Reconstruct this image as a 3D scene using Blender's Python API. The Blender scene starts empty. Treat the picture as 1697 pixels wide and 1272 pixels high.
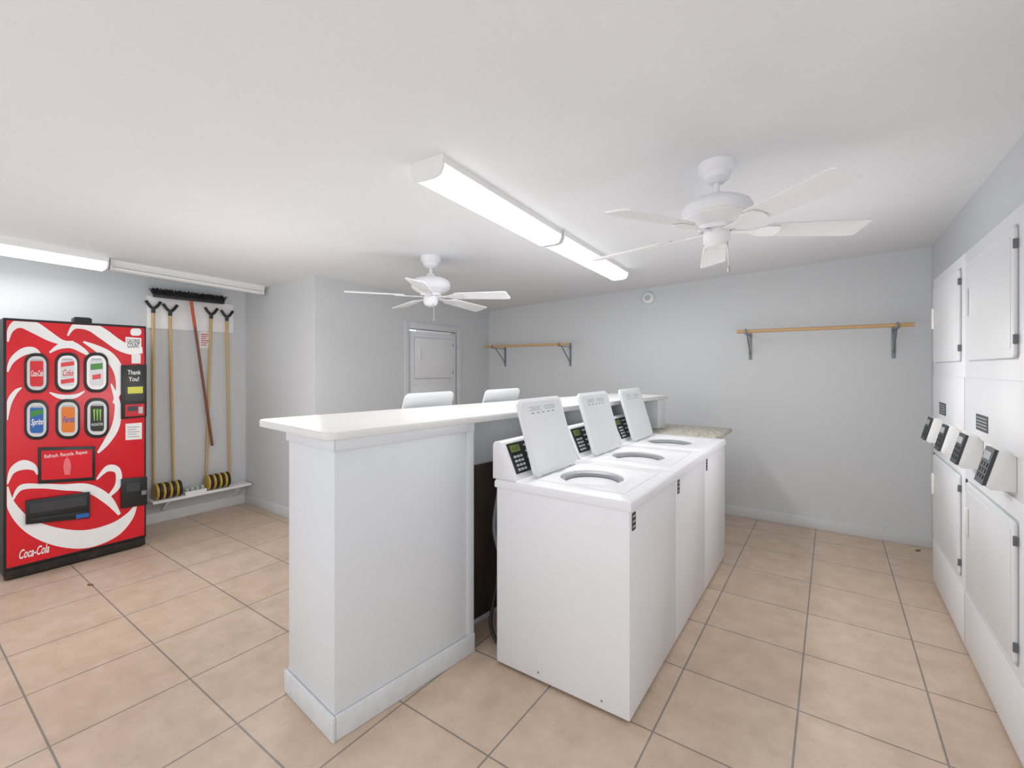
import bpy, bmesh, math, random
from mathutils import Matrix, Vector, Euler
random.seed(7)
R = math.radians
COL = bpy.context.scene.collection
# ------------------------------------------------------------------ camera model
FPX, CX, Y0, CAMH = 754.2, 848.5, 610.0, 1.48
YAW = R(35.1)
FX, FY = -math.sin(YAW), math.cos(YAW)
RX, RY = math.cos(YAW), math.sin(YAW)
def ray(px, py):
    u = (px - CX) / FPX
    return (FX + u * RX, FY + u * RY, -(py - Y0) / FPX)
def onX(px, py, X):
    d = ray(px, py); t = X / d[0]
    return Vector((X, d[1] * t, CAMH + d[2] * t))
def onY(px, py, Y):
    d = ray(px, py); t = Y / d[1]
    return Vector((d[0] * t, Y, CAMH + d[2] * t))
def onZ(px, py, Z):
    d = ray(px, py); t = (Z - CAMH) / d[2]
    return Vector((d[0] * t, d[1] * t, Z))
def ceil_h(x, y):
    t = (x - .67) / -5.97
    return 2.483 + t * ((2.394 - .033 * y) - 2.483)

# ------------------------------------------------------------------ materials
def lin(c):
    if isinstance(c, str):
        c = [int(c[i:i+2], 16) / 255 for i in (1, 3, 5)]
    return [v / 12.92 if v <= .04045 else ((v + .055) / 1.055) ** 2.4 for v in c]
def mat(name, c, rough=.5, metal=0, var=.03, scale=6, bump=0, bscale=60, emit=0, trans=0, stretch=None, coat=0):
    m = bpy.data.materials.new(name); m.use_nodes = True
    nt = m.node_tree; N = nt.nodes; L = nt.links
    b = N['Principled BSDF']
    rgb = lin(c)
    tc = N.new('ShaderNodeTexCoord'); src = tc.outputs['Object']
    if stretch:
        mp = N.new('ShaderNodeMapping'); mp.inputs['Scale'].default_value = stretch
        L.new(src, mp.inputs['Vector']); src = mp.outputs['Vector']
    n = N.new('ShaderNodeTexNoise'); n.inputs['Scale'].default_value = scale; n.inputs['Detail'].default_value = 4
    L.new(src, n.inputs['Vector'])
    r = N.new('ShaderNodeValToRGB')
    r.color_ramp.elements[0].position = .3; r.color_ramp.elements[1].position = .7
    r.color_ramp.elements[0].color = [max(0, v * (1 - var)) for v in rgb] + [1]
    r.color_ramp.elements[1].color = [min(1, v * (1 + var)) for v in rgb] + [1]
    L.new(n.outputs['Fac'], r.inputs['Fac']); L.new(r.outputs['Color'], b.inputs['Base Color'])
    b.inputs['Roughness'].default_value = rough; b.inputs['Metallic'].default_value = metal
    if coat: b.inputs['Coat Weight'].default_value = coat
    if trans: b.inputs['Transmission Weight'].default_value = trans
    if emit:
        L.new(r.outputs['Color'], b.inputs['Emission Color']); b.inputs['Emission Strength'].default_value = emit
    if bump:
        n2 = N.new('ShaderNodeTexNoise'); n2.inputs['Scale'].default_value = bscale; n2.inputs['Detail'].default_value = 3
        L.new(tc.outputs['Object'], n2.inputs['Vector'])
        bp = N.new('ShaderNodeBump'); bp.inputs['Strength'].default_value = bump; bp.inputs['Distance'].default_value = .01
        L.new(n2.outputs['Fac'], bp.inputs['Height']); L.new(bp.outputs['Normal'], b.inputs['Normal'])
    return m
def floor_mat():
    m = bpy.data.materials.new('tile_floor'); m.use_nodes = True
    nt = m.node_tree; N = nt.nodes; L = nt.links; b = N['Principled BSDF']
    tc = N.new('ShaderNodeTexCoord')
    mp = N.new('ShaderNodeMapping'); P = .477
    mp.inputs['Location'].default_value = (.12 + 20 * P, -.893 + 20 * P, 0)
    L.new(tc.outputs['Object'], mp.inputs['Vector'])
    br = N.new('ShaderNodeTexBrick'); br.offset = 0; br.squash = 1
    br.inputs['Scale'].default_value = 1; br.inputs['Brick Width'].default_value = P; br.inputs['Row Height'].default_value = P
    br.inputs['Mortar Size'].default_value = .0042; br.inputs['Mortar Smooth'].default_value = .15
    br.inputs['Color1'].default_value = lin('#d2bca9') + [1]; br.inputs['Color2'].default_value = lin('#cdb6a2') + [1]
    br.inputs['Mortar'].default_value = lin('#8c8680') + [1]
    L.new(mp.outputs['Vector'], br.inputs['Vector'])
    n = N.new('ShaderNodeTexNoise'); n.inputs['Scale'].default_value = 7; n.inputs['Detail'].default_value = 8; n.inputs['Roughness'].default_value = .72
    L.new(tc.outputs['Object'], n.inputs['Vector'])
    r = N.new('ShaderNodeValToRGB')
    r.color_ramp.elements[0].position = .34; r.color_ramp.elements[0].color = (.82, .79, .75, 1)
    r.color_ramp.elements[1].position = .64; r.color_ramp.elements[1].color = (1.0, 1.0, 1.0, 1)
    L.new(n.outputs['Fac'], r.inputs['Fac'])
    mx = N.new('ShaderNodeMix'); mx.data_type = 'RGBA'; mx.blend_type = 'MULTIPLY'; mx.inputs[0].default_value = 1
    L.new(br.outputs['Color'], mx.inputs[6]); L.new(r.outputs['Color'], mx.inputs[7])
    L.new(mx.outputs[2], b.inputs['Base Color'])
    b.inputs['Roughness'].default_value = .38
    iv = N.new('ShaderNodeMath'); iv.operation = 'SUBTRACT'; iv.inputs[0].default_value = 1
    L.new(br.outputs['Fac'], iv.inputs[1])
    bp = N.new('ShaderNodeBump'); bp.inputs['Strength'].default_value = .4; bp.inputs['Distance'].default_value = .004
    L.new(iv.outputs[0], bp.inputs['Height']); L.new(bp.outputs['Normal'], b.inputs['Normal'])
    return m
def granite_mat():
    m = bpy.data.materials.new('granite'); m.use_nodes = True
    nt = m.node_tree; N = nt.nodes; L = nt.links; b = N['Principled BSDF']
    tc = N.new('ShaderNodeTexCoord')
    n = N.new('ShaderNodeTexNoise'); n.inputs['Scale'].default_value = 45; n.inputs['Detail'].default_value = 6
    L.new(tc.outputs['Object'], n.inputs['Vector'])
    r = N.new('ShaderNodeValToRGB'); e = r.color_ramp.elements
    e[0].position = .35; e[0].color = lin('#8a8678') + [1]; e[1].position = .68; e[1].color = lin('#d8d2c2') + [1]
    x = e.new(.5); x.color = lin('#bdb6a4') + [1]
    L.new(n.outputs['Fac'], r.inputs['Fac']); L.new(r.outputs['Color'], b.inputs['Base Color'])
    b.inputs['Roughness'].default_value = .25
    return m
M = dict(
    wall=mat('wall_paint', '#d0d2d4', .6, var=.012, scale=1.5, bump=.04, bscale=90),
    ceil=mat('ceiling_paint', '#e5e6e8', .8, var=.01, scale=3, bump=.14, bscale=45),
    trim=mat('painted_trim', '#d3d5d7', .5, var=.03, scale=12),
    half=mat('half_wall_paint', '#d9dce0', .5, var=.012, scale=3, bump=.03, bscale=70),
    scuff=mat('scuffed_paint', '#d6d9dc', .5, var=.045, scale=22, bump=.1, bscale=50),
    enamel=mat('white_enamel', '#e6e6e9', .32, var=.008, scale=3),
    enamel2=mat('dryer_enamel', '#e3e4e6', .38, var=.008, scale=3),
    lidm=mat('lid_enamel', '#dfe0e3', .35, var=.008, scale=3),
    plastic=mat('white_plastic', '#e8e8e8', .4, var=.01),
    fanw=mat('fan_white', '#ececee', .4, var=.012),
    ring=mat('tub_ring_grey', '#8f9296', .35, var=.05),
    drum=mat('drum_steel', '#96989b', .35, .6, var=.05),
    black=mat('black_plastic', '#1d1e20', .4, var=.15),
    dark=mat('dark_metal', '#2b2c2f', .45, .3, var=.15),
    key=mat('key_grey', '#b9bcc0', .5),
    charcoal=mat('charcoal', '#3a3c40', .5, var=.1),
    hinge=mat('hinge_grey', '#6b6e73', .5, .2, var=.1),
    lcd=mat('lcd_green', '#6d7a40', .3, emit=.03),
    lcdtext=mat('lcd_text', '#1d2810', .5),
    yellowlcd=mat('yellow_display', '#c9c43c', .4, emit=.1),
    greytext=mat('grey_print', '#a3a6aa', .6),
    ctop=mat('counter_laminate', '#ebebea', .3, var=.02, scale=200),
    cedge=mat('counter_edge', '#e0e0df', .45, var=.03, scale=30),
    granite=granite_mat(),
    floor=floor_mat(),
    plywood=mat('raw_plywood', '#40322a', .8, var=.5, scale=9, stretch=(1, 1, .2), bump=.2, bscale=30),
    wood=mat('rod_wood', '#c9a478', .55, var=.1, scale=10, stretch=(.3, 6, 6)),
    cuewood=mat('cue_wood', '#cfae74', .45, var=.1, scale=8, stretch=(5, 5, .4)),
    broomwood=mat('broom_wood', '#84503a', .5, var=.15, scale=8, stretch=(5, 5, .4)),
    orange=mat('orange_sleeve', '#c4552e', .5),
    steel=mat('bracket_steel', '#84888d', .45, .3, var=.08),
    bristle=mat('bristle', '#17171a', .9, var=.2),
    discy=mat('disc_yellow', '#c9a545', .45, var=.06),
    discb=mat('disc_black', '#222222', .45, var=.1),
    clear=mat('clear_plastic', '#e8ecec', .15, trans=.6),
    paper=mat('paper', '#ececea', .8, var=.02),
    redink=mat('red_ink', '#c8323a', .7),
    red=mat('cola_red', '#d81f2c', .25, var=.10, scale=3),
    white=mat('print_white', '#f0f0f0', .35, var=.02),
    chrome=mat('button_silver', '#d4d6d8', .3, var=.04),
    green=mat('print_green', '#3f8a3a', .4), blue=mat('print_blue', '#2a63b0', .4),
    orangep=mat('print_orange', '#e27a1e', .4), lime=mat('print_lime', '#8cc63f', .4),
    pink=mat('print_pink', '#e8757c', .4),
    rust=mat('rusty_base', '#2c211d', .8, var=.5, scale=18),
    hosegrey=mat('hose_grey', '#6d7074', .5, .2), hosebl=mat('hose_black', '#26262a', .5),
    diff=mat('lit_diffuser', '#ffffff', .5, var=0, emit=2.1),
    tube=mat('unlit_tube', '#eceded', .3, var=.01),
    leaf=mat('dry_leaf', '#8a5f36', .8, var=.3, scale=40),
    chain=mat('chain_metal', '#b9b7b0', .3, .8),
)

# ------------------------------------------------------------------ builders
def wm(o):
    m = Matrix.LocRotScale(o.location, o.rotation_euler, None)
    return wm(o.parent) @ m if o.parent else m
class MB:
    def __init__(s): s.bm = bmesh.new()
    def add(s, t, mtx=None):
        if mtx: t.transform(mtx)
        me = bpy.data.meshes.new('t'); t.to_mesh(me); s.bm.from_mesh(me); bpy.data.meshes.remove(me); t.free(); return s
    def box(s, x0, x1, y0, y1, z0, z1, bev=0, seg=2, mtx=None):
        t = bmesh.new(); bmesh.ops.create_cube(t, size=1)
        for v in t.verts:
            v.co = Vector(((x0+x1)/2 + v.co.x*(x1-x0), (y0+y1)/2 + v.co.y*(y1-y0), (z0+z1)/2 + v.co.z*(z1-z0)))
        if bev: bmesh.ops.bevel(t, geom=t.edges[:], offset=bev, segments=seg, affect='EDGES', profile=.5)
        return s.add(t, mtx)
    def tube(s, p0, p1, r, r2=None, seg=14):
        return s.path([p0, p1], r, seg, r2)
    def path(s, pts, r, seg=12, r2=None):
        pts = [Vector(p) for p in pts]; t = bmesh.new(); rings = []; up = None
        for i, p in enumerate(pts):
            d = (pts[min(i+1, len(pts)-1)] - pts[max(i-1, 0)]).normalized()
            if up is None: up = Vector((0, 0, 1)) if abs(d.z) < .9 else Vector((1, 0, 0))
            a = d.cross(up)
            if a.length < 1e-4: a = d.orthogonal()
            a.normalize(); b = a.cross(d).normalized(); up = b
            rr_ = r if r2 is None else r + (r2 - r) * i / (len(pts)-1)
            rings.append([t.verts.new(p + a*math.cos(2*math.pi*k/seg)*rr_ + b*math.sin(2*math.pi*k/seg)*rr_) for k in range(seg)])
        for A, B in zip(rings, rings[1:]):
            for k in range(seg): t.faces.new((A[k], A[(k+1) % seg], B[(k+1) % seg], B[k]))
        t.faces.new(rings[0][::-1]); t.faces.new(rings[-1])
        return s.add(t)
    def lathe(s, prof, c=(0, 0, 0), seg=36, mtx=None):
        t = bmesh.new(); rings = []
        for r, z in prof:
            if r < 1e-6: rings.append([t.verts.new((c[0], c[1], c[2]+z))])
            else: rings.append([t.verts.new((c[0]+r*math.cos(2*math.pi*k/seg), c[1]+r*math.sin(2*math.pi*k/seg), c[2]+z)) for k in range(seg)])
        for A, B in zip(rings, rings[1:]):
            if len(A) == 1 and len(B) == 1: continue
            for k in range(seg):
                k2 = (k+1) % seg
                if len(A) == 1: t.faces.new((A[0], B[k], B[k2]))
                elif len(B) == 1: t.faces.new((A[k], A[k2], B[0]))
                else: t.faces.new((A[k], A[k2], B[k2], B[k]))
        return s.add(t, mtx)
    def prism(s, poly, c0, c1, plane='xy', bev=0, mtx=None):
        f = {'xy': lambda a, b, c: (a, b, c), 'xz': lambda a, b, c: (a, c, b), 'yz': lambda a, b, c: (c, a, b)}[plane]
        t = bmesh.new()
        A = [t.verts.new(f(p[0], p[1], c0)) for p in poly]; B = [t.verts.new(f(p[0], p[1], c1)) for p in poly]; n = len(poly)
        t.faces.new(A[::-1]); t.faces.new(B)
        for k in range(n): t.faces.new((A[k], A[(k+1) % n], B[(k+1) % n], B[k]))
        bmesh.ops.recalc_face_normals(t, faces=t.faces[:])
        if bev: bmesh.ops.bevel(t, geom=t.edges[:], offset=bev, segments=2, affect='EDGES', profile=.5)
        return s.add(t, mtx)
    def strip(s, rows):
        t = bmesh.new(); V = [[t.verts.new(p) for p in r] for r in rows]
        for A, B in zip(V, V[1:]):
            for k in range(len(A)-1): t.faces.new((A[k], A[k+1], B[k+1], B[k]))
        return s.add(t)
    def text(s, body, size, o, u, v, width=None, shear=0, bold=0):
        cu = bpy.data.curves.new('t', 'FONT'); cu.body = body; cu.size = size; cu.align_x = 'CENTER'; cu.align_y = 'CENTER'
        cu.shear = shear; cu.offset = bold; cu.resolution_u = 3
        ob = bpy.data.objects.new('t', cu); COL.objects.link(ob)
        dg = bpy.context.evaluated_depsgraph_get()
        me = bpy.data.meshes.new_from_object(ob.evaluated_get(dg))
        bpy.data.objects.remove(ob); bpy.data.curves.remove(cu)
        xs = [q.co.x for q in me.vertices] or [0]; sc = 1
        if width: sc = width / max(1e-5, max(xs) - min(xs))
        u = Vector(u).normalized(); v = Vector(v).normalized(); o = Vector(o)
        for q in me.vertices: q.co = o + u*q.co.x*sc + v*q.co.y
        s.bm.from_mesh(me); bpy.data.meshes.remove(me); return s
    def build(s, name, m, parent=None, world=False, fixn=True):
        if fixn: bmesh.ops.recalc_face_normals(s.bm, faces=s.bm.faces[:])
        if world and parent: s.bm.transform(wm(parent).inverted())
        me = bpy.data.meshes.new(name); s.bm.to_mesh(me); s.bm.free()
        me.polygons.foreach_set('use_smooth', [True]*len(me.polygons)); me.set_sharp_from_angle(angle=R(32))
        me.materials.append(M[m] if isinstance(m, str) else m)
        o = bpy.data.objects.new(name, me); COL.objects.link(o)
        if parent: o.parent = parent
        return o
def tag(o, label, cat, group=None):
    o['label'] = label; o['category'] = cat
    if group: o['group'] = group
    return o
def thing(name, label, cat, loc=(0, 0, 0), rz=0, group=None):
    o = bpy.data.objects.new(name, None); COL.objects.link(o); o.empty_display_size = .1
    o.location = loc; o.rotation_euler = (0, 0, rz)
    return tag(o, label, cat, group)
def struct(o): o['kind'] = 'structure'; return o
def copy_tree(o, parent=None):
    c = o.copy(); COL.objects.link(c)
    if parent: c.parent = parent
    for ch in list(o.children): copy_tree(ch, c)
    return c
def rr(cx, cy, w, h, r, n=5):
    out = []
    for sx, sy, a0 in ((1, 1, 0), (-1, 1, 90), (-1, -1, 180), (1, -1, 270)):
        for k in range(n+1):
            a = R(a0 + 90*k/n); out.append((cx + sx*(w/2-r) + r*math.cos(a), cy + sy*(h/2-r) + r*math.sin(a)))
    return out

# ------------------------------------------------------------------ room shell (open to daylight in front)
XL, XI, XR, YC, YB, YF, WT = -5.3, -3.95, .67, 2.42, 5.05, -1.0, 2.56
WLF, WRF = -.35, 1.5       # where the left and right walls begin
struct(MB().box(XL-.12, 1.6, YF, YB+.12, -.1, 0).build('floor', 'floor'))
rows = []
for i in range(25):
    x = XL-.1 + (1.6-XL+.1)*i/24
    rows.append([(x, YF + (YB+.1-YF)*j/20, ceil_h(x, YF + (YB+.1-YF)*j/20)) for j in range(21)])
struct(MB().strip(rows).build('ceiling', 'ceil'))
struct(MB().box(XL-.12, XL, WLF, YC+.1, 0, WT).build('wall_left', 'wall'))
struct(MB().box(XL, XI, YC, YC+.1, 0, WT).build('wall_corner', 'wall'))
NY0, NY1, NZ = 3.56, 4.40, 1.95
struct(MB().box(XI-.1, XI, YC+.1, NY0, 0, WT).box(XI-.1, XI, NY1, YB, 0, WT).box(XI-.1, XI, NY0, NY1, NZ, WT).build('wall_inner', 'wall'))
struct(MB().box(XL-.12, 1.6, YB, YB+.12, 0, WT).build('wall_back', 'wall'))
DY0, DY1, DZ = 2.40, 4.26, 2.10
struct(MB().box(XR, XR+.12, WRF, DY0, 0, WT).box(XR, XR+.12, DY1, YB, 0, WT).box(XR, XR+.12, DY0, DY1, DZ, WT).build('wall_right', 'wall'))
struct(MB().box(1.48, 1.6, WRF, YB, 0, WT).build('wall_service', 'wall'))
struct(MB().box(XI+.016, XR, YB-.016, YB, 0, .10, .003).build('baseboard_back', 'trim'))
struct(MB().box(XL, XL+.016, WLF, YC, 0, .10, .003).build('baseboard_left', 'trim'))
struct(MB().box(XL+.016, XI, YC-.016, YC, 0, .10, .003).build('baseboard_corner', 'trim'))
struct(MB().box(XI, XI+.016, YC, NY0-.07, 0, .10, .003).box(XI, XI+.016, NY1+.07, YB, 0, .1, .003).build('baseboard_inner', 'trim'))
t = MB()
t.box(XI, XI+.014, NY0-.06, NY0+.01, 0, NZ+.06, .003).box(XI, XI+.014, NY1-.01, NY1+.06, 0, NZ+.06, .003).box(XI, XI+.014, NY0+.01, NY1-.01, NZ-.01, NZ+.06, .003)
t.box(XI-.1, XI, NY0, NY0+.012, 0, NZ).box(XI-.1, XI, NY1-.012, NY1, 0, NZ).box(XI-.1, XI, NY0+.012, NY1-.012, NZ-.012, NZ)
struct(t.build('trim_1', 'trim'))

# ------------------------------------------------------------------ washers
def plate(mb, A, e, n, s0, s1, y0, y1, t0, t1):
    P = [(A[0]+e[0]*s+n[0]*q, A[1]+e[1]*s+n[1]*q) for s, q in ((s0, t0), (s1, t0), (s1, t1), (s0, t1))]
    return mb.prism(P, y0, y1, 'xz')
def make_washer(label, group, loc, rz=0):
    w = thing('washing_machine', label, 'washing machine', loc, rz, group)
    HW, HD = .3405, .345
    MB().box(-HD, HD, -HW, HW, .014, .887, .005).build('cabinet', 'enamel', w)
    for sx in (-1, 1):
        for sy in (-1, 1):
            MB().lathe([(0, 0), (.022, 0), (.022, .010), (.009, .012), (.009, .02), (0, .02)], (sx*.29, sy*.28, 0), 16).build('foot', 'black', w)
    # deck with round opening
    x0, x1, y0, y1, cx, r = -HD-.012, HD+.006, -HW-.001, HW+.001, .015, .160
    angs = sorted([2*math.pi*k/72 for k in range(72)] + [math.atan2(yy, xx-cx) % (2*math.pi) for xx in (x0, x1) for yy in (y0, y1)])
    def outer(ins, z):
        out = []
        for a in angs:
            dx, dy = math.cos(a), math.sin(a)
            q = min([((x1-ins)-cx)/dx if dx > 1e-9 else 9, ((x0+ins)-cx)/dx if dx < -1e-9 else 9, (y1-ins)/dy if dy > 1e-9 else 9, (y0+ins)/dy if dy < -1e-9 else 9])
            out.append((cx+dx*q, dy*q, z))
        return out
    circ = lambda r_, z: [(cx+math.cos(a)*r_, math.sin(a)*r_, z) for a in angs]
    ringsv = [outer(0, .885), outer(0, .912), outer(.006, .924), outer(.016, .928), circ(r+.035, .928), circ(r+.02, .922), circ(r+.004, .919), circ(r, .912), circ(r, .885)]
    tb = bmesh.new(); V = [[tb.verts.new(p) for p in rg] for rg in ringsv]; n = len(angs)
    for A, B in zip(V, V[1:]):
        for k in range(n): tb.faces.new((A[k], A[(k+1) % n], B[(k+1) % n], B[k]))
    MB().add(tb).build('top_deck', 'enamel', w)
    MB().lathe([(.159, .908), (.156, .912), (.140, .906), (.135, .892), (.145, .885), (.159, .885)], (cx, 0, 0), 48).build('tub_ring', 'ring', w)
    MB().lathe([(0, .55), (.17, .55), (.17, .884), (.166, .884), (.166, .56), (0, .56)], (cx, 0, 0), 40).build('drum', 'drum', w)
    MB().lathe([(0, .56), (.09, .56), (.06, .60), (.035, .66), (.03, .80), (0, .815)], (cx, 0, 0), 24).build('agitator', 'plastic', w)
    MB().box(-.20, .285, .245, .251, .926, .9305).box(-.20, .285, -.251, -.245, .926, .9305).box(.279, .285, -.245, .245, .926, .9305).build('lid_seat', 'enamel', w)
    # console
    prof = [(-.372, .925), (-.372, 1.095), (-.362, 1.11), (-.33, 1.115), (-.315, 1.108), (-.240, .945), (-.23, .925)]
    con = MB().prism(prof, -HW+.002, HW-.002, 'xz', .004).build('console', 'enamel', w)
    A = (-.315, 1.108); B = (-.240, .945); Ln = math.hypot(B[0]-A[0], B[1]-A[1])
    e = ((B[0]-A[0])/Ln, (B[1]-A[1])/Ln); nn = (-e[1], e[0]); nn = nn if nn[0] > 0 else (-nn[0], -nn[1])
    plate(MB(), A, e, nn, .012, .168, -.31, -.07, 0, .005).build('control_panel', 'black', con)
    plate(MB(), A, e, nn, .024, .060, -.295, -.215, .005, .007).build('display', 'lcd', con)
    ks = MB()
    for i in range(4):
        for j in range(3):
            plate(ks, A, e, nn, .078+i*.022, .090+i*.022, -.29+j*.028, -.272+j*.028, .005, .008)
    ks.build('keypad', 'key', con)
    ks = MB()
    for i in range(4): plate(ks, A, e, nn, .03+i*.032, .040+i*.032, -.175, -.11, .005, .007)
    ks.build('cycle_buttons', 'key', con)
    s_ = .042; o = (A[0]+e[0]*s_+nn[0]*.0076, -.255, A[1]+e[1]*s_+nn[1]*.0076)
    MB().text('6.35', .03, o, (0, 1, 0), (-e[0], 0, -e[1])).build('display_digits', 'lcdtext', con)
    plate(MB(), A, e, nn, .03, .15, .02, .10, 0, .006).build('coin_plate', 'steel', con)
    # lid, open and leaning back on its hinges
    lm = Matrix.Translation((-.180, -.02, .935)) @ Matrix.Rotation(R(-17), 4, 'Y')
    lid = MB().prism(rr(0, .20, .45, .40, .035), -.009, .009, 'yz', .004, lm).build('lid', 'lidm', w)
    MB().prism(rr(0, .20, .41, .36, .03), .009, .010, 'yz', 0, lm).build('lid_inner_panel', 'lidm', lid)
    inst = MB()
    for i in range(3):
        inst.prism(rr(-.075, .352-i*.009, .12-.03*(i % 2), .003, .001, 1), .010, .0104, 'yz', 0, lm)
        inst.prism(rr(.075, .352-i*.009, .11+.02*(i % 2), .003, .001, 1), .010, .0104, 'yz', 0, lm)
    for i in range(5): inst.prism(rr(-.11+i*.053, .318, .026, .008, .002, 1), .010, .0104, 'yz', 0, lm)
    inst.build('instruction_print', 'greytext', lid)
    for sy in (-1, 1): MB().tube((-.185, sy*.18-.04, .936), (-.185, sy*.18, .936), .009).build('hinge', 'plastic', w)
    bd = MB().prism(rr(-.295, .835, .042, .075, .006), HD, HD+.002, 'yz').build('badge', 'black', w)
    bl = MB()
    for i in range(3): bl.prism(rr(-.295, .857-i*.022, .03, .007, .002, 1), HD+.002, HD+.003, 'yz')
    bl.build('badge_print', 'key', bd)
    for sx in (-.1, .22):
        MB().lathe([(0, 0), (.005, 0), (.004, .002), (0, .003)], (0, 0, 0), 10, Matrix.Translation((sx, -HW, .05)) @ Matrix.Rotation(R(90), 4, 'X')).build('screw', 'steel', w)
    return w
WX = -1.03; WP = .686
make_washer('white top-loading washer nearest the viewer, its plain side panel fully visible', 'coin washers in the front row', (WX, 1.82+WP*.5, 0))
w0 = bpy.data.objects['washing_machine']
for i, lab in ((1, 'white open-lid washer in the middle of the row of three'), (2, 'white open-lid washer farthest along the row, next to the granite shelf')):
    c = copy_tree(w0); c.location = (WX, 1.82+WP*(i+.5), 0); c['label'] = lab
for (x, y, lab) in ((-2.50, 2.17, 'washer behind the counter, only its left raised lid seen above countertop'), (-2.40, 2.86, 'washer behind the counter whose lid shows just left of the nearest console')):
    c = copy_tree(w0); c.location = (x, y, 0); c.rotation_euler = (0, 0, math.pi); c['label'] = lab; c['group'] = 'washers hidden behind the counter'

# ------------------------------------------------------------------ half wall, countertop, granite shelf
HA = R(-6.0); HZ = 1.195
hw = thing('bar_base', 'pale grey painted half-height partition with scuffed baseboard under the counter', 'partition', (-1.62, 1.075, 0), HA)
LB = .76
MB().box(-.42, 0, 0, LB, 0, HZ, .004).build('end_panel', 'half', hw)
MB().box(-.42, -.17, LB, 3.25, 0, HZ).build('rear_panel', 'half', hw)
MB().box(-.17, -.0, 3.10, 3.25, .928, HZ, .003).build('end_post', 'half', hw)
pl = MB()
for i in range(5): pl.box(-.17, -.155+.012*(i % 2), LB+.005+i*.48, LB+.46+i*.48, .04, .92)
pl.build('raw_plywood', 'plywood', hw)
MB().box(-.15, -.06, LB+.005, LB+.045, .0, .9).build('stud', 'plywood', hw)
MB().box(-.437, .015, -.015, 0, 0, .10, .005).box(0, .015, 0, LB+.005, 0, .10, .005).box(-.437, -.42, 0, 1.0, 0, .10, .005).build('baseboard', 'scuff', hw)
MB().box(-.43, .009, -.009, 0, HZ-.045, HZ, .003).box(0, .009, 0, LB+.008, HZ-.045, HZ, .003).box(-.43, -.42, 0, 3.2, HZ-.045, HZ, .003).build('cap_trim', 'half', hw)
MB().box(0, .006, LB-.045, LB+.006, .10, HZ-.045, .002).build('corner_strip', 'half', hw)
ct = thing('countertop', 'long white laminate bar top with rounded near corner', 'countertop', (-1.62, 1.075, HZ), HA)
def ctpoly(i=0):
    P = []
    def arc(cx, cy, r, a0, a1, n=8):
        for k in range(n+1):
            a = R(a0+(a1-a0)*k/n); P.append((cx+r*math.cos(a), cy+r*math.sin(a)))
    arc(.018-.06-i, -.035+.06+i, .06, -90, 0); P.append((.018-i, 3.27-i)); P.append((-.52+i, 3.27-i)); arc(-.71+.05+i, -.035+.05+i, .05, 180, 270)
    return P
MB().prism(ctpoly(), 0, .030, 'xy', .003).build('counter_slab', 'cedge', ct)
MB().prism(ctpoly(.002), .030, .0325, 'xy').build('laminate_sheet', 'ctop', ct)
gs = thing('granite_shelf', 'speckled granite shelf at washer height beside the last washer', 'shelf', (-1.05, 4.25, 0))
MB().box(-1.36, -.755, 3.90, 4.62, .89, .925, .006).build('granite_slab', 'granite', gs, True)
MB().box(-1.33, -.83, 3.93, 4.60, 0, .89, .004).build('base_panel', 'half', gs, True)

def smooth(pts, n=8):
    P = [Vector(p) for p in pts]; out = []
    for i in range(len(P)-1):
        p0, p1, p2, p3 = P[max(i-1, 0)], P[i], P[i+1], P[min(i+2, len(P)-1)]
        for k in range(n):
            s = k/n
            out.append(.5*((2*p1)+(p2-p0)*s+(2*p0-5*p1+4*p2-p3)*s*s+(3*p1-p0-3*p2+p3)*s**3))
    out.append(P[-1]); return out
tag(MB().path(smooth([(-1.425, 1.94, .86), (-1.46, 1.95, .80), (-1.47, 1.93, .62), (-1.43, 1.95, .42), (-1.45, 1.97, .2), (-1.5, 2.02, .013)]), .012).build('water_hose', 'hosegrey'), 'grey ribbed hose hanging in the gap behind the nearest washer', 'hose')
tag(MB().path(smooth([(-1.425, 2.02, .70), (-1.48, 1.99, .66), (-1.455, 1.98, .52), (-1.5, 1.99, .3), (-1.52, 1.96, .1), (-1.47, 1.95, .012)]), .010).build('drain_hose', 'hosebl'), 'black hose looping to the floor in the gap behind the nearest washer', 'hose')

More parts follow.
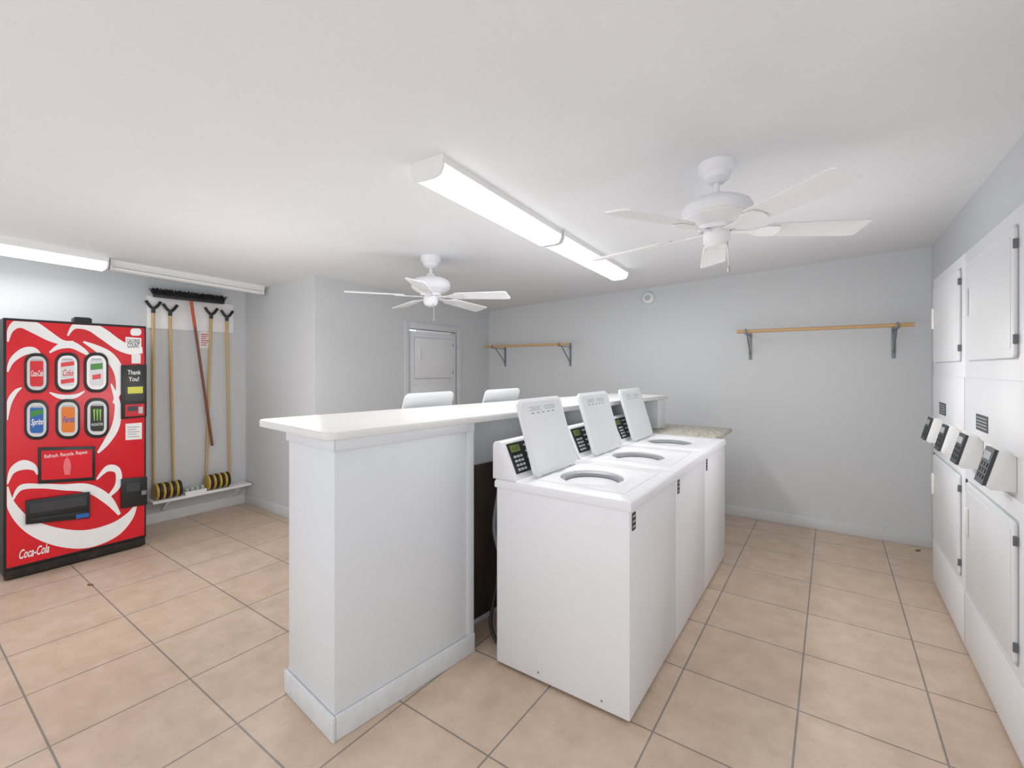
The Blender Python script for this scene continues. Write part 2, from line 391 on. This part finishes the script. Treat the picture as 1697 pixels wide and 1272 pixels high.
# ------------------------------------------------------------------ stacked dryers
def make_dryer(name, label, loc, W, D, zs, rz=0, pay=True, group=None):
    # front faces -x at x=0; y runs across; zs: bottom, lower door bottom, lower door top, band bottom, band top, panel top, door bottom, door top, top
    d = thing(name, label, 'dryer', loc, rz, group)
    h = W/2-.003
    MB().box(0, D, -h, h, .012, zs[3]-.006, .005).build('lower_cabinet', 'enamel2', d)
    MB().box(0, D, -h, h, zs[4], zs[8], .005).build('upper_cabinet', 'enamel2', d)
    MB().box(.012, D-.02, -h+.004, h-.004, zs[3]-.006, zs[4]).build('control_band', 'plastic', d)
    MB().box(-.004, 0, -h+.01, h-.01, zs[4]+.01, zs[5]-.008, .002).build('service_panel', 'enamel2', d)
    MB().box(.03, D-.05, -h+.02, h-.02, 0, .012).build('base', 'charcoal', d)
    MB().box(-.004, 0, -h+.01, h-.01, .03, zs[1]-.05, .002).build('kick_panel', 'enamel2', d)
    for nm, a, b in (('upper_door', zs[6], zs[7]), ('lower_door', zs[1], zs[2])):
        dh = W*.41
        MB().prism(rr(0, (a+b)/2, 2*dh+.012, b-a+.012, .022), -.002, 0, 'yz').build('door_seam', 'key', d)
        dr = MB().prism(rr(0, (a+b)/2, 2*dh, b-a, .02), -.014, -.002, 'yz', .003).build(nm, 'enamel2', d)
        MB().prism(rr(0, (a+b)/2, 2*dh-.07, b-a-.07, .015), -.0155, -.014, 'yz', .0006).build('door_panel', 'enamel2', dr)
        zc = (a+b)/2 + (.04 if nm == 'upper_door' else .08)
        MB().box(-.030, -.015, dh-.075, dh-.05, zc-.07, zc+.07, .005).build('handle', 'plastic', dr)
        for zz in (a+.07, b-.07):
            MB().box(-.017, -.002, -dh-.008, -dh+.001, zz-.018, zz+.018, .002).build('hinge', 'hinge', dr)
    if pay:
        lb = MB().prism(rr(h*.25, zs[4]+.085, .20, .075, .004, 2), -.006, -.004, 'yz').build('rating_plate', 'charcoal', d)
        q = MB()
        for i in range(4): q.prism(rr(h*.25, zs[4]+.108-i*.015, .17, .005, .001, 1), -.007, -.006, 'yz')
        q.build('plate_print', 'greytext', lb)
        zc = (zs[3]+zs[4])/2 + .01
        for yc in (.24, -.24):
            P = [(0, .085), (-.048, .085), (-.085, -.06), (-.075, -.075), (0, -.075)]
            hs = MB().prism([(x+.012, z+zc) for x, z in P], yc-.065, yc+.065, 'xz', .004).build('payment_box', 'plastic', d)
            A = (-.036, zc+.085); e = Vector((-.037, -.145)).normalized(); nn = (e[1], -e[0])
            plate(MB(), A, e, nn, .002, .152, yc-.061, yc+.061, 0, .012).build('keypad', 'charcoal', hs)
            plate(MB(), A, e, nn, .018, .05, yc-.045, yc+.045, .012, .014).build('display', 'greytext', hs)
            ks = MB()
            for i in range(3):
                for j in range(3): plate(ks, A, e, nn, .064+i*.025, .08+i*.025, yc-.045+j*.035, yc-.022+j*.035, .012, .015)
            ks.build('keys', 'black', hs)
        MB().prism(rr(h*.93, zs[2]-.03, .035, .07, .006), -.003, 0, 'yz').build('badge', 'black', d)
    return d
ZS = [0, .36, .90, .985, 1.14, 1.44, 1.52, 2.02, 2.09]
make_dryer('stacked_dryer', 'white stacked dryer with card readers, nearest on the right, cut by photo edge', (.575, 2.87, 0), .92, .74, ZS, group='stacked dryers set into the right wall')
make_dryer('stacked_dryer', 'white stacked dryer with card readers, the farther one near the back corner', (.575, 3.79, 0), .92, .74, ZS, group='stacked dryers set into the right wall')
make_dryer('stacked_dryer', 'small white stacked dryer inside the framed opening behind the counter', (-3.955, 3.98, 0), .78, .68, [0, .36, .86, .93, .98, 1.28, 1.36, 1.84, 1.91], rz=math.pi, pay=False)

# ------------------------------------------------------------------ ceiling fans
def make_fan(label, x, y, phase, tilt=(0, 0)):
    f = thing('ceiling_fan', label, 'ceiling fan', (x, y, ceil_h(x, y)), 0, 'white five-blade ceiling fans')
    MB().lathe([(0, .012), (.08, .012), (.083, -.015), (.08, -.035), (.062, -.05), (.058, -.075), (.03, -.095), (0, -.095)]).build('canopy', 'fanw', f)
    MB().tube((0, 0, -.09), (0, 0, -.17), .014).lathe([(0, -.13), (.03, -.14), (.036, -.16), (.03, -.175), (0, -.175)]).build('downrod', 'fanw', f)
    MB().lathe([(0, -.16), (.05, -.163), (.11, -.175), (.145, -.195), (.156, -.215), (.157, -.25), (.15, -.256), (.15, -.262), (.12, -.285), (.085, -.30), (.08, -.318), (0, -.318)], seg=48).build('motor_housing', 'fanw', f)
    MB().lathe([(0, -.318), (.055, -.318), (.06, -.335), (.058, -.375), (.045, -.395), (.02, -.405), (0, -.405)]).build('switch_housing', 'fanw', f)
    MB().tube((.05, -.02, -.37), (.056, -.02, -.50), .0022, seg=6).lathe([(0, -.5), (.006, -.505), (.006, -.525), (0, -.53)], (.056, -.02, 0), 10).build('pull_chain', 'chain', f)
    for k in range(5):
        a = R(phase+72*k)
        T = Matrix.Rotation(R(tilt[0]), 4, 'X') @ Matrix.Rotation(R(tilt[1]), 4, 'Y')
        m = Matrix.Translation((0, 0, -.318)) @ T @ Matrix.Rotation(a, 4, 'Z') @ Matrix.Rotation(R(1.5), 4, 'Y') @ Matrix.Rotation(R(-12), 4, 'X')
        b = MB(); st = [(.215, .085), (.235, .112), (.40, .125), (.62, .142), (.648, .138), (.66, .118)]
        n = 18
        def row(x_, w_, z_): return [m @ Vector((x_, -w_/2+w_*i/n, z_+(.0013 if i % 2 else -.0013))) for i in range(n+1)]
        top = [row(x_, w_, .004) for x_, w_ in st]; bot = [row(x_, w_, -.003) for x_, w_ in st]
        b.strip(top); b.strip(bot)
        b.strip([[r_[0] for r_ in top], [r_[0] for r_ in bot]]); b.strip([[r_[-1] for r_ in top], [r_[-1] for r_ in bot]])
        b.strip([top[0], bot[0]]); b.strip([top[-1], bot[-1]])
        bmesh.ops.remove_doubles(b.bm, verts=b.bm.verts[:], dist=1e-5)
        bl = b.build('blade', 'fanw', f)
        m2 = m @ Matrix.Translation((0, 0, -.008))
        MB().prism([(.06, -.016), (.15, -.013), (.185, -.035), (.215, -.045), (.275, -.04), (.285, 0), (.275, .04), (.215, .045), (.185, .035), (.15, .013), (.06, .016)], -.003, .003, 'xy', 0, m2).build('blade_arm', 'fanw', bl)
    return f
make_fan('white ceiling fan above the washers, the larger one on the right', -.448, 2.33, -41, (0, -2))
make_fan('white ceiling fan over the counter, the farther one left of the long light', -2.665, 2.645, 18, (-2, 0))

# ------------------------------------------------------------------ fluorescent lights
def wrap_light(label, p0, p1, lit_w=.185):
    (xa, ya), (xb, yb) = p0, p1
    za, zb = ceil_h(xa, ya), ceil_h(xb, yb)
    L = math.hypot(xb-xa, yb-ya); ang = math.atan2(-(xb-xa), yb-ya); sl = math.atan2(zb-za, L)
    f = thing('fluorescent_light', label, 'ceiling light', ((xa+xb)/2, (ya+yb)/2, (za+zb)/2), ang, 'lit fluorescent ceiling lights')
    m = Matrix.Rotation(sl, 4, 'X'); h = L/2; w = lit_w/2
    MB().box(-w*.98, w*.98, -h+.004, h-.004, -.035, .01, 0, mtx=m).build('housing', 'plastic', f)
    P = [(-w, -.035), (-w, -.055), (-w+.016, -.082), (-w*.5, -.090), (w*.5, -.090), (w-.016, -.082), (w, -.055), (w, -.035)]
    MB().prism(P, -h+.012, h-.012, 'xz', 0, m).build('diffuser', 'diff', f)
    for s in (-1, 1):
        P2 = [(-w-.004, .004), (-w-.004, -.055), (-w+.013, -.086), (-w*.5, -.095), (w*.5, -.095), (w-.013, -.086), (w+.004, -.055), (w+.004, .004)]
        MB().prism(P2, s*(h-.012), s*h, 'xz', 0, m).build('end_cap', 'plastic', f)
wrap_light('long lit light over the washers, nearer of the two joined end to end', (-1.51, 1.47), (-1.585, 2.70))
wrap_light('lit light over the washers, farther of the two joined end to end', (-1.575, 2.72), (-1.63, 4.06), .175)
wrap_light('lit fluorescent light above the red vending machine', (-4.85, -.12), (-4.85, 1.13), .20)
xa, ya, yb = -4.85, 1.15, 2.38
f = thing('fluorescent_strip', 'unlit bare fluorescent strip ending at the grey wall corner', 'ceiling light', (xa, (ya+yb)/2, ceil_h(xa, (ya+yb)/2)))
m = Matrix.Rotation(math.atan2(ceil_h(xa, yb)-ceil_h(xa, ya), yb-ya), 4, 'X'); h = (yb-ya)/2
MB().prism([(-.055, .01), (-.055, -.03), (-.03, -.05), (.03, -.05), (.055, -.03), (.055, .01)], -h, h, 'xz', 0, m).build('channel', 'plastic', f)
for s in (-1, 1):
    MB().box(-.05, .05, s*h-.018 if s > 0 else -h, s*h if s > 0 else -h+.018, -.085, -.04, .003, mtx=m).build('socket', 'plastic', f)
    MB().lathe([(0, -h+.02), (.013, -h+.02), (.013, h-.02), (0, h-.02)], (0, 0, 0), 14, m @ Matrix.Translation((s*.028, 0, -.066)) @ Matrix.Rotation(R(-90), 4, 'X')).build('tube', 'tube', f)

# ------------------------------------------------------------------ back wall fittings
p = onY(1075, 494, YB)
sd = thing('smoke_detector', 'round white smoke detector high on the back wall', 'smoke detector', p)
mm = Matrix.Rotation(R(90), 4, 'X')
MB().lathe([(0, 0), (.068, 0), (.068, .018), (.06, .032), (.045, .038), (0, .038)], mtx=mm).build('body', 'plastic', sd)
MB().lathe([(0, .038), (.03, .038), (.028, .05), (0, .05)], mtx=mm).build('sensor_cap', 'key', sd)
def rod(label, xr0, xr1, xb, zt, group):
    yr = YB-.27
    d = thing('hanging_rod', label, 'clothes rod', ((xr0+xr1)/2, YB, zt), 0, group)
    MB().tube((xr0, yr, zt-.008), (xr1, yr, zt-.008), .016).build('rod', 'wood', d, True)
    for x in xb:
        b = MB()
        b.box(x-.014, x+.014, YB-.006, YB, zt-.27, zt+.02, .001).box(x-.014, x+.014, YB-.30, YB-.006, zt-.034, zt-.026, .001)
        b.path([(x, YB-.01, zt-.22), (x, YB-.22, zt-.034)], .007, 8)
        b.path(smooth([(x, YB-.30, zt-.03), (x, YB-.305, zt-.005), (x, YB-.295, zt+.012)], 4), .007, 8)
        b.build('bracket', 'steel', d, True)
rod('wooden rod on steel brackets, right side of the back wall near the dryers', -.74, .535, (-.66, .43), 1.835, 'wooden rods on the back wall')
rod('wooden rod on steel brackets, left end of the back wall by the framed opening', -3.80, -2.55, (-3.66, -2.66), 1.775, 'wooden rods on the back wall')

# ------------------------------------------------------------------ left wall: board, shuffleboard gear, shelf
bp0, bp1 = onX(243, 493, XL), onX(386, 545, XL)
tag(MB().box(XL, XL+.014, bp0.y, bp1.y, 1.86, 2.17, .003).build('hook_board', 'white'), 'white board on the left wall carrying the hanging poles', 'board')
ppr = thing('notice_sheet', 'white paper notice with red print below the hook board', 'notice', (XL, 2.03, 1.7))
a, b_ = onX(331, 546, XL), onX(347, 577, XL)
MB().box(XL-.001, XL+.003, a.y, b_.y, b_.z, 1.859).build('sheet', 'paper', ppr, True)
q = MB()
for i in range(6): q.box(XL+.003, XL+.0035, a.y+.01, b_.y-.012-.01*(i % 3), a.z-.05-i*.022, a.z-.041-i*.022)
q.build('red_print', 'redink', ppr, True)
sh = thing('wall_shelf', 'low white shelf on the left wall holding discs and a tray', 'shelf', (XL, 1.97, .25))
MB().box(XL, XL+.21, 1.52, 2.385, .228, .25, .003).build('shelf_board', 'white', sh, True)
for y in (1.66, 2.30): MB().prism([(XL, .228), (XL+.15, .228), (XL+.15, .212), (XL+.02, .11), (XL, .11)], y-.012, y+.012, 'xz').build('bracket', 'white', sh, True)
def cue(label, tp, bp_, cm):
    T = onX(tp[0], tp[1], XL+.035); B = onX(bp_[0], bp_[1], XL+.035); B.z = .252
    c = thing('shuffleboard_cue', label, 'cue', B, 0, 'wooden cues on the left wall')
    MB().tube(B, T, .0105, .013).build('shaft', cm, c, True)
    pts = [(XL+.04, T.y+s*.05, T.z+.012+.055*abs(s)**1.6) for s in [-1.15, -1, -.7, -.35, 0, .35, .7, 1, 1.15]]
    MB().path(pts, .013, 10).tube(T-Vector((0, 0, .03)), T+Vector((.004, 0, .02)), .016).build('fork_head', 'black', c, True)
cue('pale wooden cue, leftmost pole beside the vending machine', (254, 513), (255, 800), 'cuewood')
cue('pale wooden cue, second pole from the vending machine', (282, 518), (288, 798), 'cuewood')
cue('tan wooden cue crossing behind the broom handle at the bottom', (350, 523), (341, 790), 'cuewood')
cue('pale wooden cue, rightmost pole by the wall corner', (376, 527), (381, 788), 'cuewood')
hc = onX(316, 494, XL+.10)
br = thing('push_broom', 'wide black push broom hung head up with brown handle', 'broom', hc)
MB().box(XL+.07, XL+.125, hc.y-.30, hc.y+.30, hc.z-.025, hc.z+.005, .006).build('head_block', 'black', br, True)
q = MB()
for i in range(74):
    for j in range(4):
        y = hc.y-.295+i*.59/73; x = XL+.074+j*.015
        q.tube((x, y, hc.z+.004), (x+(j-1.5)*.008+random.uniform(-.006, .006), y+random.uniform(-.012, .012)+(i-36.5)*.0006, hc.z+.055+random.uniform(-.008, .008)), .0055, .003, 5)
q.build('bristles', 'bristle', br, True)
hb = onX(352, 738, XL+.055); ht = Vector((XL+.095, hc.y+.005, hc.z-.02)); md = ht.lerp(hb, .18)
MB().tube(ht, md, .0135).build('handle_sleeve', 'orange', br, True)
MB().tube(md, hb, .0125).build('handle', 'broomwood', br, True)
def discs(y0, n, side):
    proto = {}
    for i in range(n):
        y = y0+i*.0262; k = i % 2
        col = 'yellow' if k == 0 else 'black'
        mesh = proto.get(k)
        if mesh is None:
            o = MB().lathe([(0, -.0125), (.066, -.0125), (.075, -.009), (.075, .009), (.066, .0125), (.05, .0125), (.047, .008), (0, .008)], mtx=Matrix.Rotation(R(-90), 4, 'X')).build('shuffleboard_disc', 'discy' if k == 0 else 'discb')
            proto[k] = o
        else:
            o = mesh.copy(); COL.objects.link(o)
        o.location = (XL+.132, y, .325)
        tag(o, f'{col} disc standing on edge in the {side} row on the low shelf', 'disc', f'{col} discs in the {side} row')
discs(onX(258, 808, XL+.13).y, 8, 'left')
discs(onX(343, 795, XL+.13).y, 8, 'right')
ty0, ty1 = onX(303, 806, XL+.13).y, onX(338, 802, XL+.13).y
tr = thing('divided_tray', 'clear plastic tray of small jars between the two disc rows', 'tray', (XL+.13, (ty0+ty1)/2, .25))
MB().box(XL+.07, XL+.195, ty0, ty1, .251, .258).box(XL+.07, XL+.074, ty0, ty1, .258, .285).box(XL+.191, XL+.195, ty0, ty1, .258, .285).box(XL+.074, XL+.191, ty0, ty0+.004, .258, .285).box(XL+.074, XL+.191, ty1-.004, ty1, .258, .285).build('tray_body', 'paper', tr, True)
for i in range(4):
    for j in range(2):
        cxx, cyy = XL+.105+j*.055, ty0+.025+i*(ty1-ty0-.05)/3
        MB().lathe([(0, 0), (.018, 0), (.020, .01), (.019, .05), (.012, .06), (0, .06)], (cxx, cyy, .258), 14).build('jar', 'clear', tr, True)

# ------------------------------------------------------------------ vending machine
VX = -4.67
VY0, VY1, VZ = onX(5, 965, VX).y, onX(243, 905, VX).y, 1.83
v = thing('vending_machine', 'red soft drink vending machine with white script and six selection buttons', 'vending machine', (VX, (VY0+VY1)/2, 0))
MB().box(XL+.03, VX-.035, VY0+.004, VY1-.004, .03, VZ, .006).build('cabinet', 'dark', v, True)
MB().box(XL+.05, VX-.04, VY0+.02, VY1-.02, 0, .03).build('base', 'rust', v, True)
MB().box(VX-.034, VX-.008, VY0, VY1, .075, VZ, .006).build('door_frame', 'black', v, True)
MB().box(VX-.03, VX-.012, VY0+.005, VY1-.005, .012, .072, .003).build('kick_plate', 'rust', v, True)
fp_ = lambda px, py: (lambda q: (q.y, q.z))(onX(px, py, VX))
face = MB().prism([(VY0+.016, .095), (VY1-.014, .095), (VY1-.014, VZ-.018), (VY0+.016, VZ-.018)], VX-.008, VX, 'yz', .002).build('front_panel', 'red', v, True)
def fpoly(pts, t0, t1, name, m, par, bev=0):
    return MB().prism([fp_(*p) for p in pts], VX+t0, VX+t1, 'yz', bev).build(name, m, par, True)
# big flowing script, cropped by the panel edges
RB = [
 [(12, 566, 5), (18, 545, 12), (34, 535, 16), (58, 543, 20), (82, 557, 16), (104, 567, 8), (122, 566, 3)],
 [(12, 616, 4), (20, 597, 10), (38, 583, 13), (56, 581, 11), (66, 590, 6), (58, 597, 2)],
 [(112, 556, 3), (124, 540, 10), (148, 540, 16), (172, 554, 19), (196, 571, 18), (218, 580, 15), (236, 580, 10)],
 [(138, 566, 3), (160, 577, 11), (182, 592, 18), (196, 614, 19), (198, 642, 14), (188, 668, 4)],
 [(82, 584, 3), (98, 574, 9), (118, 571, 12), (138, 581, 9), (150, 591, 3)],
 [(12, 696, 2), (15, 668, 10), (25, 650, 8), (36, 642, 2)],
 [(82, 650, 2), (96, 656, 7), (112, 658, 8), (128, 655, 6), (140, 648, 2)],
 [(184, 636, 3), (195, 670, 12), (192, 704, 15), (178, 730, 12), (162, 750, 4)],
 [(12, 802, 3), (20, 780, 11), (38, 770, 16), (56, 774, 11), (62, 786, 3)],
 [(12, 806, 4), (19, 838, 18), (46, 869, 25), (90, 888, 30), (140, 893, 30), (186, 879, 25), (214, 856, 15), (226, 834, 4)],
 [(20, 830, 3), (34, 808, 9), (66, 805, 8), (104, 807, 10), (146, 809, 15), (178, 827, 17), (198, 852, 6)],
 [(160, 794, 3), (178, 776, 10), (195, 780, 12), (195, 804, 11), (178, 824, 4)],
]
for k_, S in enumerate(RB):
    pts = smooth([(x, y, w) for x, y, w in S], 8); top, bot = [], []
    for i, q in enumerate(pts):
        d = pts[min(i+1, len(pts)-1)] - pts[max(i-1, 0)]; n = Vector((-d.y, d.x, 0)); n.normalize()
        for lst, sg in ((top, 1), (bot, -1)):
            yy, zz = fp_(q.x+n.x*sg*q.z*.42, q.y+n.y*sg*q.z*.5)
            lst.append((VX+.0012+.00004*k_, min(max(yy, VY0+.018), VY1-.016), max(.1, min(zz, VZ-.02))))
    MB().strip([top, bot]).build('script_stroke', 'white', face, True, fixn=False)
def vt(par, name, body, px, py, wpx, hpx, m, off, shear=0, bold=0):
    y, z = fp_(px, py); dd = abs(VX / ray(px, py)[0])
    y2, _ = fp_(px+wpx/2, py); y1, _ = fp_(px-wpx/2, py)
    MB().text(body, hpx*dd/FPX/.72, (VX+off, y, z), (0, 1, 0), (0, 0, 1), width=y2-y1, shear=shear, bold=bold).build(name, m, par, True)
BT = [((60, 618), 'red', 'Coca-Cola', 'white'), ((111, 617), 'chrome', 'Coke', 'red'), ((159, 617), 'chrome', 'Dry', 'green'),
      ((60, 695), 'blue', 'Sprite', 'white'), ((112, 694), 'orangep', 'Fanta', 'blue'), ((160, 692), 'black', 'MONSTER', 'lime')]
for i, ((bx, by), cm, tx, tm) in enumerate(BT):
    bt = fpoly(rr(bx, by, 40, 66, 16), .0, .012, 'selection_button', 'black', v, .002)
    fpoly(rr(bx, by, 32, 56, 13), .012, .015, 'button_window', 'white' if cm == 'chrome' else 'chrome', bt)
    cn = fpoly(rr(bx, by, 22, 44, 5), .015, .017, 'can_picture', cm, bt)
    fpoly([(bx-8, by-23), (bx+8, by-23), (bx+9, by-20), (bx-9, by-20)], .017, .0174, 'can_rim', 'key', cn)
    if i == 1:
        fpoly([(bx-11, by-16), (bx+11, by-19), (bx+11, by-12), (bx-11, by-9)], .017, .0174, 'can_stripe', 'red', cn)
        fpoly([(bx-11, by+12), (bx+11, by+9), (bx+11, by+16), (bx-11, by+19)], .017, .0174, 'can_stripe', 'red', cn)
        vt(cn, 'can_print', 'Coke', bx, by+1, 18, 11, 'red', .0178, .35, .001)
    elif i == 2:
        fpoly([(bx-10, by-14), (bx+10, by-16), (bx+10, by-6), (bx-10, by-4)], .017, .0174, 'can_stripe', 'green', cn)
        fpoly([(bx-7, by+4), (bx+7, by+2), (bx+7, by+10), (bx-7, by+12)], .017, .0174, 'can_stripe', 'red', cn)
    elif i == 3:
        fpoly([(bx-10, by-14), (bx+10, by-18), (bx+10, by-10), (bx-10, by-4)], .017, .0174, 'can_stripe', 'green', cn)
        vt(cn, 'can_print', tx, bx, by+4, 20, 10, tm, .0178, .3, .001)
    elif i == 5:
        for k in (-5, 0, 5): fpoly([(bx+k-1.6, by-14), (bx+k+1.6, by-15), (bx+k+1, by+4), (bx+k-.4, by+5)], .017, .0174, 'claw_mark', 'lime', cn)
        vt(cn, 'can_print', tx, bx, by+11, 19, 4.5, 'white', .0178)
    else:
        vt(cn, 'can_print', tx, bx, by+1, 20, 10, tm, .0178, .35, .001)
ps = fpoly([(63, 741), (157, 739), (157, 795), (63, 801)], 0, .012, 'advert_frame', 'black', v, .002)
pp = fpoly([(68, 746), (152, 744), (152, 790), (68, 795)], .012, .0135, 'advert_sheet', 'red', ps)
vt(pp, 'advert_text', 'Refresh. Recycle. Repeat.', 110, 752, 72, 6, 'white', .014)
fpoly([(106, 762), (109, 758), (112, 758), (115, 762), (117, 772), (115, 786), (106, 786), (104, 772)], .0135, .0142, 'advert_bottle', 'pink', pp)
sl = fpoly([(42, 829), (148, 814), (148, 857), (42, 868)], 0, .022, 'delivery_chute', 'black', v, .003)
fpoly([(48, 834), (142, 820), (142, 836), (48, 850)], .022, .024, 'chute_flap', 'charcoal', sl)
fpoly([(50, 857), (142, 845), (142, 852), (50, 863)], .022, .03, 'chute_lip', 'dark', sl, .002)
fpoly([(124, 851), (146, 848), (146, 855), (124, 858)], .031, .0315, 'energy_sticker', 'blue', sl)
vt(face, 'brand_script', 'Coca-Cola', 56, 914, 50, 15, 'white', .0019, .35, .0015)
fpoly([(208, 558), (234, 560), (234, 584), (208, 583)], 0, .0022, 'calorie_label', 'white', face)
vt(face, 'label_text', 'CALORIES', 221, 565, 22, 6, 'black', .0027, 0, .0006)
vt(face, 'label_text', 'COUNT', 221, 572.5, 20, 8, 'black', .0027, 0, .001)
fpoly(rr(225, 550, 18, 12, 5), 0, .0022, 'round_sticker', 'white', face)
fpoly([(218, 586), (233, 587), (233, 602), (218, 602)], 0, .0022, 'small_sticker', 'paper', face)
pc = fpoly([(200, 605), (242, 604), (242, 690), (200, 694)], 0, .018, 'payment_panel', 'black', v, .003)
vt(pc, 'panel_text', 'Thank', 221, 617, 22, 7.5, 'white', .0185, 0, .0004)
vt(pc, 'panel_text', 'You!', 221, 628, 17, 7.5, 'white', .0185, 0, .0004)
fpoly([(205, 638), (238, 637), (238, 664), (205, 665)], .018, .024, 'bill_bezel', 'charcoal', pc, .002)
fpoly([(210, 641), (235, 640), (235, 651), (210, 652)], .024, .026, 'bill_display', 'yellowlcd', pc)
fpoly([(210, 656), (235, 655), (235, 660), (210, 661)], .024, .026, 'bill_slot', 'black', pc)
fpoly([(206, 670), (238, 668), (238, 688), (206, 690)], .018, .022, 'card_reader', 'redink', pc, .002)
fpoly([(210, 673), (226, 672), (226, 680), (210, 681)], .022, .024, 'reader_screen', 'charcoal', pc)
fpoly([(228, 674), (235, 673), (235, 684), (228, 685)], .022, .024, 'reader_keys', 'key', pc)
nt_ = fpoly([(208, 702), (235, 700), (235, 727), (208, 729)], 0, .0022, 'price_notice', 'paper', face)
q = MB()
for i in range(5): q.prism([fp_(*p) for p in ((211, 707+i*4), (231-(i % 2)*5, 706+i*4), (231-(i % 2)*5, 707.4+i*4), (211, 708.4+i*4))], VX+.0022, VX+.0026, 'yz')
q.build('notice_print', 'greytext', nt_, True)
cr = fpoly([(200, 793), (243, 789), (243, 835), (200, 842)], 0, .018, 'coin_return', 'black', v, .003)
fpoly([(208, 800), (230, 798), (230, 812), (208, 814)], .018, .021, 'coin_flap', 'charcoal', cr)
fpoly([(233, 812), (241, 811), (241, 818), (233, 819)], .018, .024, 'lock', 'steel', cr)
tp = thing('top_box', 'small black box sitting on top of the vending machine', 'box', (VX-.12, 1.0, VZ))
yy0, yy1 = onX(121, 525, VX-.1).y, onX(151, 525, VX-.1).y
MB().box(VX-.16, VX-.07, yy0, yy1, VZ, VZ+.04, .006).build('box_body', 'black', tp, True)
MB().box(VX-.15, VX-.08, yy0+.01, yy1-.01, VZ+.04, VZ+.046, .002).build('box_lid', 'charcoal', tp, True)

# ------------------------------------------------------------------ leaves on the floor
def leaf(px, py, L, rz, label):
    p = onZ(px, py, .0)
    pts = [(0, 0), (.25, .16), (.55, .2), (.85, .1), (1, 0), (.85, -.1), (.55, -.2), (.25, -.16)]
    m_ = Matrix.Translation((p.x, p.y, .001)) @ Matrix.Rotation(rz, 4, 'Z') @ Matrix.Scale(L, 4)
    t = bmesh.new(); c = [t.verts.new((x-.5, y, .03+.06*abs(x-.5))) for x, y in pts]; d = [t.verts.new((x-.5, 0, 0)) for x in (.25, .55, .85)]
    t.faces.new((c[0], d[0], c[1])); t.faces.new((c[1], d[0], d[1], c[2])); t.faces.new((c[2], d[1], d[2], c[3])); t.faces.new((c[3], d[2], c[4]))
    t.faces.new((c[0], c[7], d[0])); t.faces.new((c[7], c[6], d[1], d[0])); t.faces.new((c[6], c[5], d[2], d[1])); t.faces.new((c[5], c[4], d[2]))
    tag(MB().add(t, m_).build('dry_leaf', 'leaf'), label, 'leaf')
leaf(150, 969, .06, .4, 'small dry brown leaf on the tiles in front of the vending machine')
leaf(1521, 912, .07, 1.0, 'small dark dry leaf on the tiles by the back right corner')

# ------------------------------------------------------------------ light, world, camera
W = bpy.data.worlds.new('World'); bpy.context.scene.world = W; W.use_nodes = True
bgn = W.node_tree.nodes['Background']; bgn.inputs[0].default_value = (.96, .98, 1, 1); bgn.inputs[1].default_value = 1.33
def lamp(name, kind, loc, rot, power, **kw):
    l = bpy.data.lights.new(name, kind); l.energy = power
    for k, val in kw.items(): setattr(l, k, val)
    o = bpy.data.objects.new(name, l); COL.objects.link(o); o.location = loc; o.rotation_euler = rot; return o
lamp('fluorescent_lamp', 'AREA', (-1.6, 2.7, 2.29), (0, 0, R(4)), 22, shape='RECTANGLE', size=.2, size_y=2.5)
lamp('vending_lamp', 'AREA', (-4.85, .5, 2.24), (0, 0, 0), 7, shape='RECTANGLE', size=.18, size_y=1.2)
lamp('aisle_fill', 'POINT', (-.1, 3.3, 1.35), (0, 0, 0), 16, shadow_soft_size=.45)  # added soft fill with no fixture, brightens the back ceiling and walls
lamp('lobby_fill', 'POINT', (-3.2, 1.5, 1.35), (0, 0, 0), 19, shadow_soft_size=.45)  # second added fill, no real source, lifts the left side of the room
cam = bpy.data.cameras.new('Camera'); co = bpy.data.objects.new('Camera', cam); COL.objects.link(co)
cam.sensor_width = 36; cam.sensor_fit = 'HORIZONTAL'; cam.lens = FPX/1697*36
cam.shift_y = -(636-Y0)/1697; cam.clip_start = .02
co.location = (0, 0, CAMH); co.rotation_euler = (R(90), 0, YAW)
bpy.context.scene.camera = co
bpy.context.scene.view_settings.view_transform = 'Standard'
